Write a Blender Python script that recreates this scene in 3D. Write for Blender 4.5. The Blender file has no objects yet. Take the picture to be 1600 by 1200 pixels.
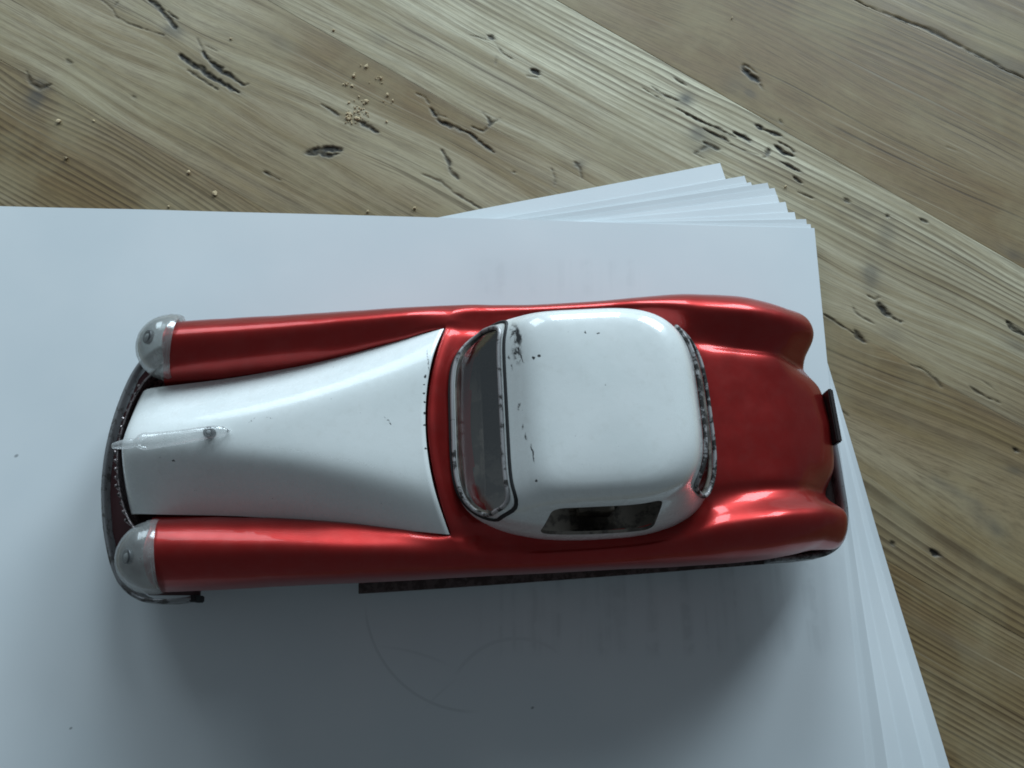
# Close-up of a tin toy car on a fanned stack of paper on an old pine table.  Units: 1 unit = 1 cm.
import bpy, math
import numpy as np
from mathutils import Vector

scene = bpy.context.scene
COL = scene.collection
scene.unit_settings.system = 'METRIC'
scene.unit_settings.scale_length = 0.01

# ------------------------------------------------------------------ camera, world, lamps, exposure
CAM_H, CAM_F, CAM_TILT = 26.65, 1250.0, math.radians(18.0)
cd = bpy.data.cameras.new('camera')
cam = bpy.data.objects.new('camera', cd)
COL.objects.link(cam)
cd.angle = 2 * math.atan(800.0 / CAM_F)
cd.clip_start, cd.clip_end = 0.1, 1000
cam.location = (0, -CAM_H * math.tan(CAM_TILT), CAM_H)
cam.rotation_euler = (CAM_TILT, 0, 0)
scene.camera = cam

scene.view_settings.view_transform = 'Standard'
scene.view_settings.look = 'None'
scene.view_settings.exposure = 0.05
scene.view_settings.gamma = 1.0
scene.cycles.filter_width = 1.8

world = bpy.data.worlds.new('World')
scene.world = world
world.use_nodes = True
bg = world.node_tree.nodes['Background']
bg.inputs[0].default_value = (0.755, 0.93, 1.05, 1)
bg.inputs[1].default_value = 0.130


def window_lamp(name, loc, target, sx, sy, power, color):
    ld = bpy.data.lights.new(name, 'AREA')
    ld.shape = 'RECTANGLE'
    ld.size, ld.size_y, ld.energy, ld.color = sx, sy, power, color
    o = bpy.data.objects.new(name, ld)
    COL.objects.link(o)
    o.location = loc
    o.rotation_euler = (Vector(target) - Vector(loc)).to_track_quat('-Z', 'Y').to_euler()
    return o


# the three casements of the window beyond the far side of the table
for az, dist, power in ((-28, 150, 60000), (2, 150, 158000), (32, 240, 480000)):
    a, k = math.radians(az), dist / 82
    window_lamp('window_light', (dist * math.sin(a), dist * math.cos(a), 36 * k), (0, 0, 0), 27 * k, 40 * k, power, (0.775, 0.96, 1.075))

# ------------------------------------------------------------------ helpers
def link(o, parent=None):
    COL.objects.link(o)
    if parent is not None:
        o.parent = parent
    return o


def mesh(name, verts, faces, mat, parent=None, smooth=True):
    me = bpy.data.meshes.new(name)
    me.from_pydata([tuple(map(float, v)) for v in verts], [], faces)
    me.update()
    if smooth:
        me.polygons.foreach_set('use_smooth', [True] * len(me.polygons))
    if mat:
        me.materials.append(mat)
    return link(bpy.data.objects.new(name, me), parent)


def tag(o, label, cat, group=None, kind=None):
    o['label'], o['category'] = label, cat
    if group:
        o['group'] = group
    if kind:
        o['kind'] = kind
    return o


def pchip(xs, ys):
    xs, ys = np.asarray(xs, float), np.asarray(ys, float)
    h = np.diff(xs)
    d = np.diff(ys) / h
    m = np.zeros(len(xs))
    m[0], m[-1] = d[0], d[-1]
    for i in range(1, len(xs) - 1):
        if d[i - 1] * d[i] > 0:
            w1, w2 = 2 * h[i] + h[i - 1], h[i] + 2 * h[i - 1]
            m[i] = (w1 + w2) / (w1 / d[i - 1] + w2 / d[i])

    def f(x):
        x = np.clip(np.asarray(x, float), xs[0], xs[-1])
        i = np.clip(np.searchsorted(xs, x) - 1, 0, len(xs) - 2)
        t = (x - xs[i]) / h[i]
        return ((1 + 2 * t) * (1 - t) ** 2 * ys[i] + t * (1 - t) ** 2 * h[i] * m[i]
                + t * t * (3 - 2 * t) * ys[i + 1] + t * t * (t - 1) * h[i] * m[i + 1])
    return f


def catmull(P, n, closed=False):
    """centripetal Catmull-Rom through P, n samples per span"""
    P = [np.asarray(p, float) for p in P]
    if closed:
        Q = [P[-1]] + P + [P[0], P[1]]
    else:
        Q = [2 * P[0] - P[1]] + P + [2 * P[-1] - P[-2]]
    out = []
    for i in range(1, len(Q) - 2):
        p0, p1, p2, p3 = Q[i - 1:i + 3]
        t0 = 0
        t1 = t0 + max(1e-6, np.linalg.norm(p1 - p0)) ** .5
        t2 = t1 + max(1e-6, np.linalg.norm(p2 - p1)) ** .5
        t3 = t2 + max(1e-6, np.linalg.norm(p3 - p2)) ** .5
        for k in range(n):
            t = t1 + (t2 - t1) * k / n
            a1 = (t1 - t) / (t1 - t0) * p0 + (t - t0) / (t1 - t0) * p1
            a2 = (t2 - t) / (t2 - t1) * p1 + (t - t1) / (t2 - t1) * p2
            a3 = (t3 - t) / (t3 - t2) * p2 + (t - t2) / (t3 - t2) * p3
            b1 = (t2 - t) / (t2 - t0) * a1 + (t - t0) / (t2 - t0) * a2
            b2 = (t3 - t) / (t3 - t1) * a2 + (t - t1) / (t3 - t1) * a3
            out.append((t2 - t) / (t2 - t1) * b1 + (t - t1) / (t2 - t1) * b2)
    if not closed:
        out.append(P[-1])
    return np.array(out)


def grid_faces(nu, nv, closed_v=False):
    F = []
    for i in range(nu - 1):
        for j in range(nv if closed_v else nv - 1):
            k = (j + 1) % nv
            F.append((i * nv + j, (i + 1) * nv + j, (i + 1) * nv + k, i * nv + k))
    return F


def tube(path, r, ns=10, closed=False, rz=None, caps=True):
    """tube along path; r radius (number or list), rz = vertical half size for a flat section"""
    P = np.asarray(path, float)
    n = len(P)
    if closed:
        T = np.roll(P, -1, 0) - np.roll(P, 1, 0)
    else:
        T = np.gradient(P, axis=0)
    T /= np.linalg.norm(T, axis=1)[:, None] + 1e-9
    R = np.full(n, r) if np.isscalar(r) else np.asarray(r, float)
    V = []
    for i in range(n):
        up = np.array([0, 0, 1.0])
        if abs(T[i] @ up) > .95:
            up = np.array([1.0, 0, 0])
        a = np.cross(T[i], up)
        a /= np.linalg.norm(a)
        b = np.cross(a, T[i])
        for k in range(ns):
            t = 2 * math.pi * k / ns
            V.append(P[i] + R[i] * math.cos(t) * a + (R[i] if rz is None else rz) * math.sin(t) * b)
    F = grid_faces(n, ns, True)
    if closed:
        for j in range(ns):
            k = (j + 1) % ns
            F.append(((n - 1) * ns + j, j, k, (n - 1) * ns + k))
    elif caps:
        F.append(tuple(range(ns)))
        F.append(tuple((n - 1) * ns + k for k in reversed(range(ns))))
    return V, F


def lathe(profile, ns, origin, axis):
    """profile (distance along axis, radius) revolved round axis through origin"""
    ax = np.asarray(axis, float)
    ax /= np.linalg.norm(ax)
    a = np.cross(ax, [0, 0, 1.0])
    a /= np.linalg.norm(a)
    b = np.cross(a, ax)
    V = [np.asarray(origin) + d * ax + r * (math.cos(2 * math.pi * k / ns) * a + math.sin(2 * math.pi * k / ns) * b)
         for d, r in profile for k in range(ns)]
    F = grid_faces(len(profile), ns, True)
    F.append(tuple(range(ns)))
    F.append(tuple((len(profile) - 1) * ns + k for k in reversed(range(ns))))
    return V, F


def bevel_box(name, lo, hi, mat, parent, bev=.03, label=None):
    import bmesh
    bm = bmesh.new()
    bmesh.ops.create_cube(bm, size=1)
    lo, hi = Vector(lo), Vector(hi)
    for v in bm.verts:
        v.co = Vector(((lo + hi) / 2)[i] + v.co[i] * (hi - lo)[i] for i in range(3))
    bmesh.ops.bevel(bm, geom=bm.edges[:], offset=bev, segments=2, affect='EDGES')
    me = bpy.data.meshes.new(name)
    bm.to_mesh(me)
    bm.free()
    me.materials.append(mat)
    return link(bpy.data.objects.new(name, me), parent)


def apply_mods(o, *helpers):
    dg = bpy.context.evaluated_depsgraph_get()
    me = bpy.data.meshes.new_from_object(o.evaluated_get(dg))
    o.modifiers.clear()
    o.data = me
    for hh in helpers:
        bpy.data.objects.remove(hh)


rng = np.random.default_rng(7)


class Noise:
    """smooth lattice noise, about -1..1"""
    def __init__(self, seed):
        self.g = np.random.default_rng(seed).uniform(-1, 1, (256, 256))

    def __call__(self, x, y):
        x, y = np.asarray(x, float), np.asarray(y, float)
        xi, yi = np.floor(x).astype(int), np.floor(y).astype(int)
        fx, fy = x - xi, y - yi
        fx, fy = fx * fx * fx * (fx * (fx * 6 - 15) + 10), fy * fy * fy * (fy * (fy * 6 - 15) + 10)
        g = lambda a, b: self.g[a % 256, b % 256]
        return ((g(xi, yi) * (1 - fx) + g(xi + 1, yi) * fx) * (1 - fy)
                + (g(xi, yi + 1) * (1 - fx) + g(xi + 1, yi + 1) * fx) * fy)


# ------------------------------------------------------------------ node helpers
class NT:
    def __init__(self, name):
        self.m = bpy.data.materials.new(name)
        self.m.use_nodes = True
        self.t = self.m.node_tree
        self.b = self.t.nodes['Principled BSDF']
        self.out = self.t.nodes['Material Output']

    def n(self, kind, **kw):
        nd = self.t.nodes.new(kind)
        for k, v in kw.items():
            setattr(nd, k, v)
        return nd

    def _in(self, sock, v):
        if v is None:
            return
        if isinstance(v, bpy.types.NodeSocket):
            self.t.links.new(v, sock)
        elif isinstance(v, (tuple, list)) and len(v) == 3 and sock.type == 'RGBA':
            sock.default_value = (*v, 1)
        else:
            sock.default_value = v

    def math(self, op, a, b=None, c=None, clamp=False):
        nd = self.n('ShaderNodeMath', operation=op, use_clamp=clamp)
        for i, v in enumerate((a, b, c)):
            self._in(nd.inputs[i], v)
        return nd.outputs[0]

    def vmath(self, op, a, b=None, scale=None):
        nd = self.n('ShaderNodeVectorMath', operation=op)
        self._in(nd.inputs[0], a)
        self._in(nd.inputs[1], b)
        if scale is not None:
            nd.inputs['Scale'].default_value = scale
        return nd.outputs['Value'] if op in ('LENGTH', 'DOT_PRODUCT', 'DISTANCE') else nd.outputs[0]

    def mix(self, f, a, b, blend='MIX'):
        nd = self.n('ShaderNodeMix', data_type='RGBA', blend_type=blend)
        self._in(nd.inputs[0], f)
        self._in(nd.inputs[6], a)
        self._in(nd.inputs[7], b)
        return nd.outputs[2]

    def noise(self, vec, scale, detail=3, rough=.5, dist=0, dim='3D'):
        nd = self.n('ShaderNodeTexNoise', noise_dimensions=dim)
        self._in(nd.inputs['Vector'], vec)
        nd.inputs['Scale'].default_value = scale
        nd.inputs['Detail'].default_value = detail
        nd.inputs['Roughness'].default_value = rough
        nd.inputs['Distortion'].default_value = dist
        return nd.outputs[0]

    def ramp(self, v, lo, hi, to0=0.0, to1=1.0):
        nd = self.n('ShaderNodeMapRange', clamp=True, interpolation_type='SMOOTHSTEP')
        self._in(nd.inputs[0], v)
        for i, x in enumerate((lo, hi, to0, to1)):
            nd.inputs[i + 1].default_value = x
        return nd.outputs[0]

    def coords(self):
        return self.n('ShaderNodeTexCoord').outputs['Object']

    def mapped(self, vec, loc=(0, 0, 0), rot=0, scale=(1, 1, 1)):
        nd = self.n('ShaderNodeMapping', vector_type='TEXTURE')
        self._in(nd.inputs[0], vec)
        nd.inputs[1].default_value = loc
        nd.inputs[2].default_value = (0, 0, rot)
        nd.inputs[3].default_value = scale
        return nd.outputs[0]

    def blob(self, vec, x, y, rx, ry, rot=0, lo=.6, hi=1.0):
        """mask, 1 inside an ellipse of the plan (x, y)"""
        v = self.mapped(vec, (x, y, 0), rot, (rx, ry, 1e6))
        return self.ramp(self.vmath('LENGTH', v), lo, hi, 1, 0)

    def bump(self, h, strength, dist):
        nd = self.n('ShaderNodeBump')
        self._in(nd.inputs['Height'], h)
        nd.inputs['Strength'].default_value = strength
        nd.inputs['Distance'].default_value = dist
        self.t.links.new(nd.outputs[0], self.b.inputs['Normal'])
        return nd.outputs[0]

    def set(self, **kw):
        for k, v in kw.items():
            self._in(self.b.inputs[k.replace('_', ' ')], v)
        return self


def simple(name, col, rough=.5, metal=0.0, **kw):
    q = NT(name)
    q.set(Base_Color=col, Roughness=rough, Metallic=metal, **kw)
    return q.m


# ------------------------------------------------------------------ materials
def mat_red():
    q = NT('red_lacquer')
    c = q.coords()
    n = q.noise(c, 1.1, 4, .55)
    fl = q.noise(c, 60, 2)
    col = q.mix(q.ramp(n, .35, .7), (0.325, 0.0150, 0.0132), (0.34, 0.0163, 0.0142))
    dust = q.math('MULTIPLY', q.ramp(q.noise(c, 2.0, 4, .6), .30, .85), .05)
    col = q.mix(dust, col, (.35, .25, .22))
    chip = q.math('MULTIPLY', q.ramp(q.noise(c, 7, 5, .65), .735, .76), .8)
    col = q.mix(chip, col, (.05, .012, .012))
    q.set(Base_Color=col, Metallic=.76, Roughness=q.ramp(q.noise(c, 2.5, 4, .6), .3, .8, .34, .38),
          Coat_Weight=.32, Coat_Roughness=.05)
    q.bump(q.math('ADD', q.math('MULTIPLY', fl, .12), q.noise(c, .9, 2)), .08, .05)
    return q.m


def mat_white(name, marks, coat=1.0):
    q = NT(name)
    c = q.coords()
    warp = q.vmath('SUBTRACT', q.n('ShaderNodeTexNoise').outputs[1], (.5, .5, .5))
    nz = [x for x in q.t.nodes if x.type == 'TEX_NOISE'][0]
    q.t.links.new(c, nz.inputs['Vector'])
    nz.inputs['Scale'].default_value, nz.inputs['Detail'].default_value = 6, 5
    cw = q.vmath('ADD', c, q.vmath('SCALE', warp, None, .16))
    col = q.mix(q.ramp(q.noise(c, .7, 3), .3, .7), (.77, .79, .775), (.81, .82, .805))
    grime = q.math('MULTIPLY', q.ramp(q.noise(c, 3.0, 7, .7), .48, .8), .16)
    col = q.mix(grime, col, (.45, .42, .36))
    total = None
    for (x, y, rx, ry, rot, lo, hi, brk) in marks:
        m = q.blob(cw, x, y, rx, ry, rot, lo, hi)
        if brk:
            m = q.math('MULTIPLY', m, q.ramp(q.noise(c, brk, 6, .7), .44, .56))
        total = m if total is None else q.math('MAXIMUM', total, m)
    specks = q.math('MULTIPLY', q.ramp(q.noise(c, 9, 3, .6), .745, .765), .85)
    total = specks if total is None else q.math('MAXIMUM', total, specks)
    col = q.mix(total, col, (.035, .036, .038))
    q.set(Base_Color=col, Roughness=q.ramp(q.noise(c, 4, 5), .3, .8, .22, .34), Coat_Weight=coat, Coat_Roughness=.03)
    q.bump(q.noise(c, 1.8, 3), .06, .05)
    return q.m


def mat_worn(name, bright, dark, amount, scale=9, rough=.35, metal=.9):
    q = NT(name)
    c = q.coords()
    m = q.ramp(q.noise(c, scale, 6, .68), amount - .05, amount + .05)
    q.set(Base_Color=q.mix(m, bright, dark), Metallic=q.ramp(m, 0, 1, metal, .3), Roughness=q.ramp(m, 0, 1, rough, .75))
    q.bump(m, -.3, .02)
    return q.m


def mat_plastic(name, col, trans, rough):
    q = NT(name)
    c = q.coords()
    n = q.noise(c, 3.5, 5, .6)
    q.set(Base_Color=q.mix(q.ramp(n, .35, .7), col, tuple(x * .82 for x in col)), Roughness=q.ramp(n, .3, .7, rough, rough + .15),
          Transmission_Weight=trans, IOR=1.42)
    return q.m


M = {}
M['red'] = mat_red()
# marks: x, y, rx, ry, rot, lo, hi, break-up scale (car frame, cm)
M['hood'] = mat_white('cream_enamel_hood', [
    (2.75, .10, .05, .07, 0, .5, 1, 0), (2.62, .2, .03, .05, .5, .5, 1, 0),
    (8.22, 1.36, .045, .07, 0, .4, 1, 0), (8.20, 1.12, .03, .03, 0, .4, 1, 0), (8.19, .86, .05, .05, 0, .4, 1, 0), (8.19, .63, .04, .03, 0, .4, 1, 0),
    (8.18, .30, .035, .06, 0, .4, 1, 0), (8.19, -.06, .05, .04, 0, .4, 1, 0), (8.20, -.72, .03, .05, 0, .4, 1, 0), (8.3, 1.9, .03, .5, .1, .3, 1, 9),
    (3.4, .35, .16, .02, .7, .4, 1, 14), (3.9, .4, .12, .02, -.4, .4, 1, 14), (7.2, .1, .25, .025, -.9, .4, 1, 10),
    (1.2, -.6, .05, .03, 0, .4, 1, 0)], .25)
M['roof'] = mat_white('cream_enamel_roof', [
    (10.78, 2.0, .15, .46, .1, .35, 1.1, 5), (10.86, 1.90, .095, .40, .1, .45, 1.0, 0), (10.84, 1.5, .05, .12, .2, .3, 1.0, 0), (10.80, 1.42, .16, .40, .1, .2, 1.1, 8), (10.72, 1.45, .05, .05, 0, .4, 1, 0), (10.9, 1.28, .025, .25, .3, .4, 1, 0), (10.62, 1.25, .04, .3, .2, .4, 1, 6),
    (11.22, 1.15, .05, .06, 0, .5, 1, 0), (11.36, 1.17, .06, .04, .6, .5, 1, 0),
    (10.78, -.05, .05, .13, 0, .3, 1, 9), (10.84, -.6, .05, .12, 0, .3, 1, 12), (10.9, -.9, .04, .2, 0, .3, 1, 12),
    (11.05, -1.35, .028, .33, .08, .4, 1, 0), (12.6, 1.75, .03, .05, 0, .4, 1, 0), (12.95, 1.7, .05, .03, 0, .4, 1, 0),
    (11.1, -2.05, .04, .04, 0, .4, 1, 0)])
M['chrome'] = mat_worn('worn_tin_trim', (.42, .40, .40), (.035, .03, .028), .575, 3.2, .45, .4)
M['bumper'] = mat_worn('dull_bumper_tin', (.22, .22, .225), (.08, .074, .07), .56, 3.0, .42, .35)
M['grille'] = mat_worn('tarnished_grille_tin', (.42, .36, .36), (.03, .024, .024), .52, 7, .4)
M['darktrim'] = mat_worn('blackened_tin_trim', (.34, .32, .32), (.025, .022, .02), .50, 3, .5, .3)
M['under'] = mat_worn('bare_rusty_tin', (.12, .10, .095), (.06, .046, .042), .5, 3, .55, .6)
M['dark'] = simple('black_gap', (.012, .012, .013), .6)
M['lampring'] = simple('dark_lamp_ring', (.05, .052, .055), .4)
M['lampbulb'] = simple('grey_lamp_bulb', (.30, .31, .31), .3)
M['reflector'] = simple('grey_reflector', (.42, .42, .41), .5, .2)
M['pan'] = simple('dark_red_pan', (.055, .018, .02), .5, .3)
M['plate'] = simple('dark_plate_tin', (.03, .022, .02), .5, .4)
M['inside'] = mat_worn('inside_tin', (.19, .165, .14), (.075, .064, .055), .52, .9, .7, .1)
M['rubber'] = simple('tyre_rubber', (.02, .02, .02), .8)


def mat_clear(name, tint, body, haze, rough):
    """scuffed clear plastic: part of the light goes straight through, part is scattered in the haze of its surface"""
    q = NT(name)
    c = q.coords()
    n = q.ramp(q.noise(c, 3.0, 5, .6), .3, .7, haze - .08, haze + .08)
    tr, gl = q.n('ShaderNodeBsdfTransparent'), q.n('ShaderNodeBsdfGlossy')
    tr.inputs[0].default_value = (*tint, 1)
    gl.inputs['Roughness'].default_value = rough
    df, tl = q.n('ShaderNodeBsdfDiffuse'), q.n('ShaderNodeBsdfTranslucent')
    df.inputs[0].default_value = tl.inputs[0].default_value = (*body, 1)
    m1, m2, m3 = (q.n('ShaderNodeMixShader') for _ in range(3))
    L = q.t.links.new
    L(df.outputs[0], m1.inputs[1]); L(tl.outputs[0], m1.inputs[2])
    q._in(m2.inputs[0], n); L(tr.outputs[0], m2.inputs[1]); L(m1.outputs[0], m2.inputs[2])
    fr = q.n('ShaderNodeLayerWeight'); fr.inputs[0].default_value = .5
    q._in(m3.inputs[0], q.ramp(fr.outputs['Facing'], 0, 1, .04, .30))
    L(m2.outputs[0], m3.inputs[1]); L(gl.outputs[0], m3.inputs[2]); L(m3.outputs[0], q.out.inputs[0])
    return q.m


M['lens'] = mat_clear('milky_headlight_plastic', (.86, .87, .86), (.70, .71, .70), .24, .14)
M['clear'] = mat_clear('clear_ornament_plastic', (.98, .98, .98), (.92, .93, .93), .26, .05)
q = NT('window_celluloid')
tb, gl, mx = q.n('ShaderNodeBsdfTransparent'), q.n('ShaderNodeBsdfGlossy'), q.n('ShaderNodeMixShader')
tb.inputs[0].default_value = (.72, .70, .67, 1)
gl.inputs['Roughness'].default_value = .12
lw = q.n('ShaderNodeLayerWeight')
lw.inputs[0].default_value = .35
q.t.links.new(q.ramp(lw.outputs['Fresnel'], 0, 1, .02, .30), mx.inputs[0])
q.t.links.new(tb.outputs[0], mx.inputs[1])
q.t.links.new(gl.outputs[0], mx.inputs[2])
q.t.links.new(mx.outputs[0], q.out.inputs[0])
M['glass'] = q.m


def mat_wood():
    q = NT('old_waxed_pine')
    at = lambda nm: q.n('ShaderNodeAttribute', attribute_name=nm)
    A, B = at('wood_a'), at('wood_b')
    sa = q.n('ShaderNodeSeparateXYZ'); q.t.links.new(A.outputs['Vector'], sa.inputs[0])
    sb = q.n('ShaderNodeSeparateXYZ'); q.t.links.new(B.outputs['Vector'], sb.inputs[0])
    phase, amp, dark = sa.outputs
    tone, hue, g = sb.outputs
    s = at('along').outputs['Fac']
    def streaks(k, scale, detail, rough, off=0.0):
        c_ = q.n('ShaderNodeCombineXYZ')
        q._in(c_.inputs[0], g)
        q._in(c_.inputs[1], q.math('MULTIPLY', s, k))
        c_.inputs[2].default_value = off
        return q.noise(c_.outputs[0], scale, detail, rough)
    fine = streaks(.022, 22, 5, .68)
    hair = streaks(.03, 60, 3, .6, 3)
    broad = streaks(.05, 1.7, 4, .6, 7)
    vein = streaks(.012, 5.0, 3, .55, 5)
    dvein = q.ramp(vein, .60, .70)
    lvein = q.ramp(vein, .40, .30)
    f = q.math('FRACT', phase)
    ring = q.math('MULTIPLY', q.ramp(f, .25, .90), q.ramp(f, .90, 1.0, 1, 0))
    ring = q.math('MULTIPLY', q.math('MULTIPLY', ring, amp), q.ramp(streaks(.02, 1.4, 2, .5, 9), .3, .6, .35, 1))
    pale = q.mix(hue, (.83, .765, .560), (.225, .145, .066))
    deep = q.mix(hue, (.120, .084, .044), (.055, .031, .014))
    pale = q.mix(q.ramp(broad, .35, .68, 0, .75), pale, (.25, .175, .080))
    col = q.mix(q.math('MULTIPLY', q.ramp(fine, .40, .72), .52), pale, deep)
    col = q.mix(q.math('MULTIPLY', q.ramp(hair, .48, .75), .42), col, deep)
    col = q.mix(q.math('MULTIPLY', lvein, .30), col, (.53, .465, .345))
    col = q.mix(q.math('MULTIPLY', dvein, .75), col, deep)
    col = q.mix(q.math('MULTIPLY', ring, .80, clamp=True), col, deep)
    blot = q.noise(q.coords(), .30, 5, .6)
    col = q.mix(q.ramp(blot, .42, .72, 0, .35), col, (.37, .315, .19))
    grime = q.ramp(q.noise(q.coords(), 1.1, 6, .7), .55, .8, 0, .16)
    col = q.mix(grime, col, (.10, .09, .07))
    col = q.mix(q.math('MULTIPLY', tone, 1.0, clamp=True), col, (.065, .062, .060))
    col = q.mix(q.math('MULTIPLY', dark, 1.0, clamp=True), col, (.014, .011, .007))
    q.set(Base_Color=col, Roughness=q.ramp(q.math('ADD', q.math('MULTIPLY', blot, .6), q.math('MULTIPLY', fine, .4)), .3, .7, .46, .60))
    q.b.inputs['Specular IOR Level'].default_value = .25
    h = q.math('ADD', q.math('MULTIPLY', fine, .3), q.math('MULTIPLY', ring, -.5))
    h = q.math('ADD', h, q.math('MULTIPLY', dvein, -.5))
    q.bump(h, .22, .018)
    return q.m


def mat_paper(name, top=False, tone=1.0):
    q = NT(name)
    c = q.coords()
    fib = q.noise(c, 22, 4, .6)
    cloud = q.noise(c, .25, 3, .5)
    col = q.mix(q.ramp(cloud, .3, .7), tuple(x * tone for x in (.665, .70, .72)), tuple(x * tone for x in (.70, .725, .74)))
    if top:
        # faint pencil arcs and show-through of print on the other side (world plan, cm)
        def ring(x, y, r, wd, a0, a1, st):
            v = q.mapped(c, (x, y, 0))
            sx = q.n('ShaderNodeSeparateXYZ'); q.t.links.new(v, sx.inputs[0])
            rad = q.math('SQRT', q.math('ADD', q.math('MULTIPLY', sx.outputs[0], sx.outputs[0]), q.math('MULTIPLY', sx.outputs[1], sx.outputs[1])))
            m = q.ramp(q.math('ABSOLUTE', q.math('SUBTRACT', rad, r)), wd * .4, wd, 1, 0)
            an = q.math('ARCTAN2', sx.outputs[1], sx.outputs[0])
            g = q.math('MULTIPLY', q.ramp(an, a0 - .12, a0 + .12), q.ramp(an, a1 - .12, a1 + .12, 1, 0))
            return q.math('MULTIPLY', q.math('MULTIPLY', m, g), st)
        pen = None
        for a in ARCS:
            r = ring(*a)
            pen = r if pen is None else q.math('MAXIMUM', pen, r)
        sx = q.n('ShaderNodeSeparateXYZ'); q.t.links.new(c, sx.inputs[0])
        cb = q.n('ShaderNodeCombineXYZ'); q._in(cb.inputs[0], sx.outputs[0]); q._in(cb.inputs[1], q.math('MULTIPLY', sx.outputs[1], .06))
        bars = q.ramp(q.noise(cb.outputs[0], 1.9, 2, .6), .44, .70)
        bx = q.math('MULTIPLY', q.ramp(sx.outputs[0], -1.6, -.6), q.ramp(sx.outputs[0], 9.5, 11.5, 1, 0))
        by = q.math('MAXIMUM', q.math('MULTIPLY', q.ramp(sx.outputs[1], -9.2, -8.7), q.ramp(sx.outputs[1], -6, -5, 1, 0)),
                    q.math('MULTIPLY', q.ramp(sx.outputs[1], 3.2, 3.6, 0, .5), q.math('MULTIPLY', q.ramp(sx.outputs[1], 4.6, 5.0, 1, 0), q.ramp(sx.outputs[0], 4, 6, 1, 0))))
        bars = q.math('MULTIPLY', bars, q.ramp(q.noise(c, 1.6, 2, .5), .36, .56, .25, 1))
        bars = q.math('MULTIPLY', q.math('MULTIPLY', bars, q.math('MULTIPLY', bx, by)), .15)
        pen = q.math('MAXIMUM', pen, bars)
        for (x, y, rr) in SPECKS:
            pen = q.math('MAXIMUM', pen, q.math('MULTIPLY', q.blob(c, x, y, rr, rr * .7, .5, .4, 1), .6))
        col = q.mix(pen, col, (.10, .11, .12))
    q.set(Base_Color=col, Roughness=.62)
    q.bump(q.math('ADD', q.math('MULTIPLY', fib, .2), cloud), .12, .05)
    return q.m


# ------------------------------------------------------------------ plan helper: where a sight line of the survey meets a level
def plan(px, py, z=0.0):
    """survey of the photograph: plan position (cm) of a mark that lies at level z"""
    ct, st = math.cos(CAM_TILT), math.sin(CAM_TILT)
    d = np.array([(px - 800) / CAM_F, st + ct * (600 - py) / CAM_F, -ct + st * (600 - py) / CAM_F])
    C = np.array([0, -CAM_H * math.tan(CAM_TILT), CAM_H])
    return (C + d * (z - CAM_H) / d[2])[:2]


ZT = -0.42      # table top level
ARCS, SPECKS = [], []


def arc3(p, q_, r, wd, st):
    (x1, y1), (x2, y2), (x3, y3) = plan(*p), plan(*q_), plan(*r)
    d = 2 * (x1 * (y2 - y3) + x2 * (y3 - y1) + x3 * (y1 - y2))
    ux = ((x1**2 + y1**2) * (y2 - y3) + (x2**2 + y2**2) * (y3 - y1) + (x3**2 + y3**2) * (y1 - y2)) / d
    uy = ((x1**2 + y1**2) * (x3 - x2) + (x2**2 + y2**2) * (x1 - x3) + (x3**2 + y3**2) * (x2 - x1)) / d
    rad = math.hypot(x1 - ux, y1 - uy)
    a = [math.atan2(y - uy, x - ux) for x, y in ((x1, y1), (x3, y3))]
    ARCS.append((ux, uy, rad, wd, min(a), max(a), st))


arc3((572, 960), (640, 1078), (735, 1112), .06, .15)
arc3((715, 1050), (740, 1022), (870, 1018), .08, .10)
arc3((610, 1012), (650, 1020), (690, 1034), .06, .09)
arc3((675, 1095), (685, 1085), (696, 1075), .05, .12)
for p in ((25, 712, .10), (110, 1138, .07), (832, 1106, .07), (590, 545, .03)):
    SPECKS.append((*plan(p[0], p[1]), p[2]))

# ------------------------------------------------------------------ table: planks
wood = mat_wood()
table = link(bpy.data.objects.new('table', None))
table.location = (0, 0, ZT - 2.4)
tag(table, 'old waxed pine table top with knots, cracks and brown grain under the papers', 'table')
ANG = math.radians(-32.0)
DS, DT = np.array([math.cos(ANG), math.sin(ANG)]), np.array([-math.sin(ANG), math.cos(ANG)])


def st_of(p):
    p = np.asarray(p)
    return p @ DS, p @ DT


def seam(a, b):
    (s1, t1), (s2, t2) = st_of(plan(*a, ZT)), st_of(plan(*b, ZT))
    k = (t2 - t1) / (s2 - s1)
    return lambda s: t1 + k * (s - s1)


L1 = seam((30, 110), (1600, 997))
L2 = seam((418, 0), (1375, 542))
L3 = seam((870, 0), (1600, 420))
L4 = seam((1336, 0), (1600, 122))
L0 = lambda s: L1(s) - 8.6
Lm = lambda s: L1(s) - 17
L5 = lambda s: L4(s) + 7.5
SEAMS = [Lm, L0, L1, L2, L3, L4, L5]

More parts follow.
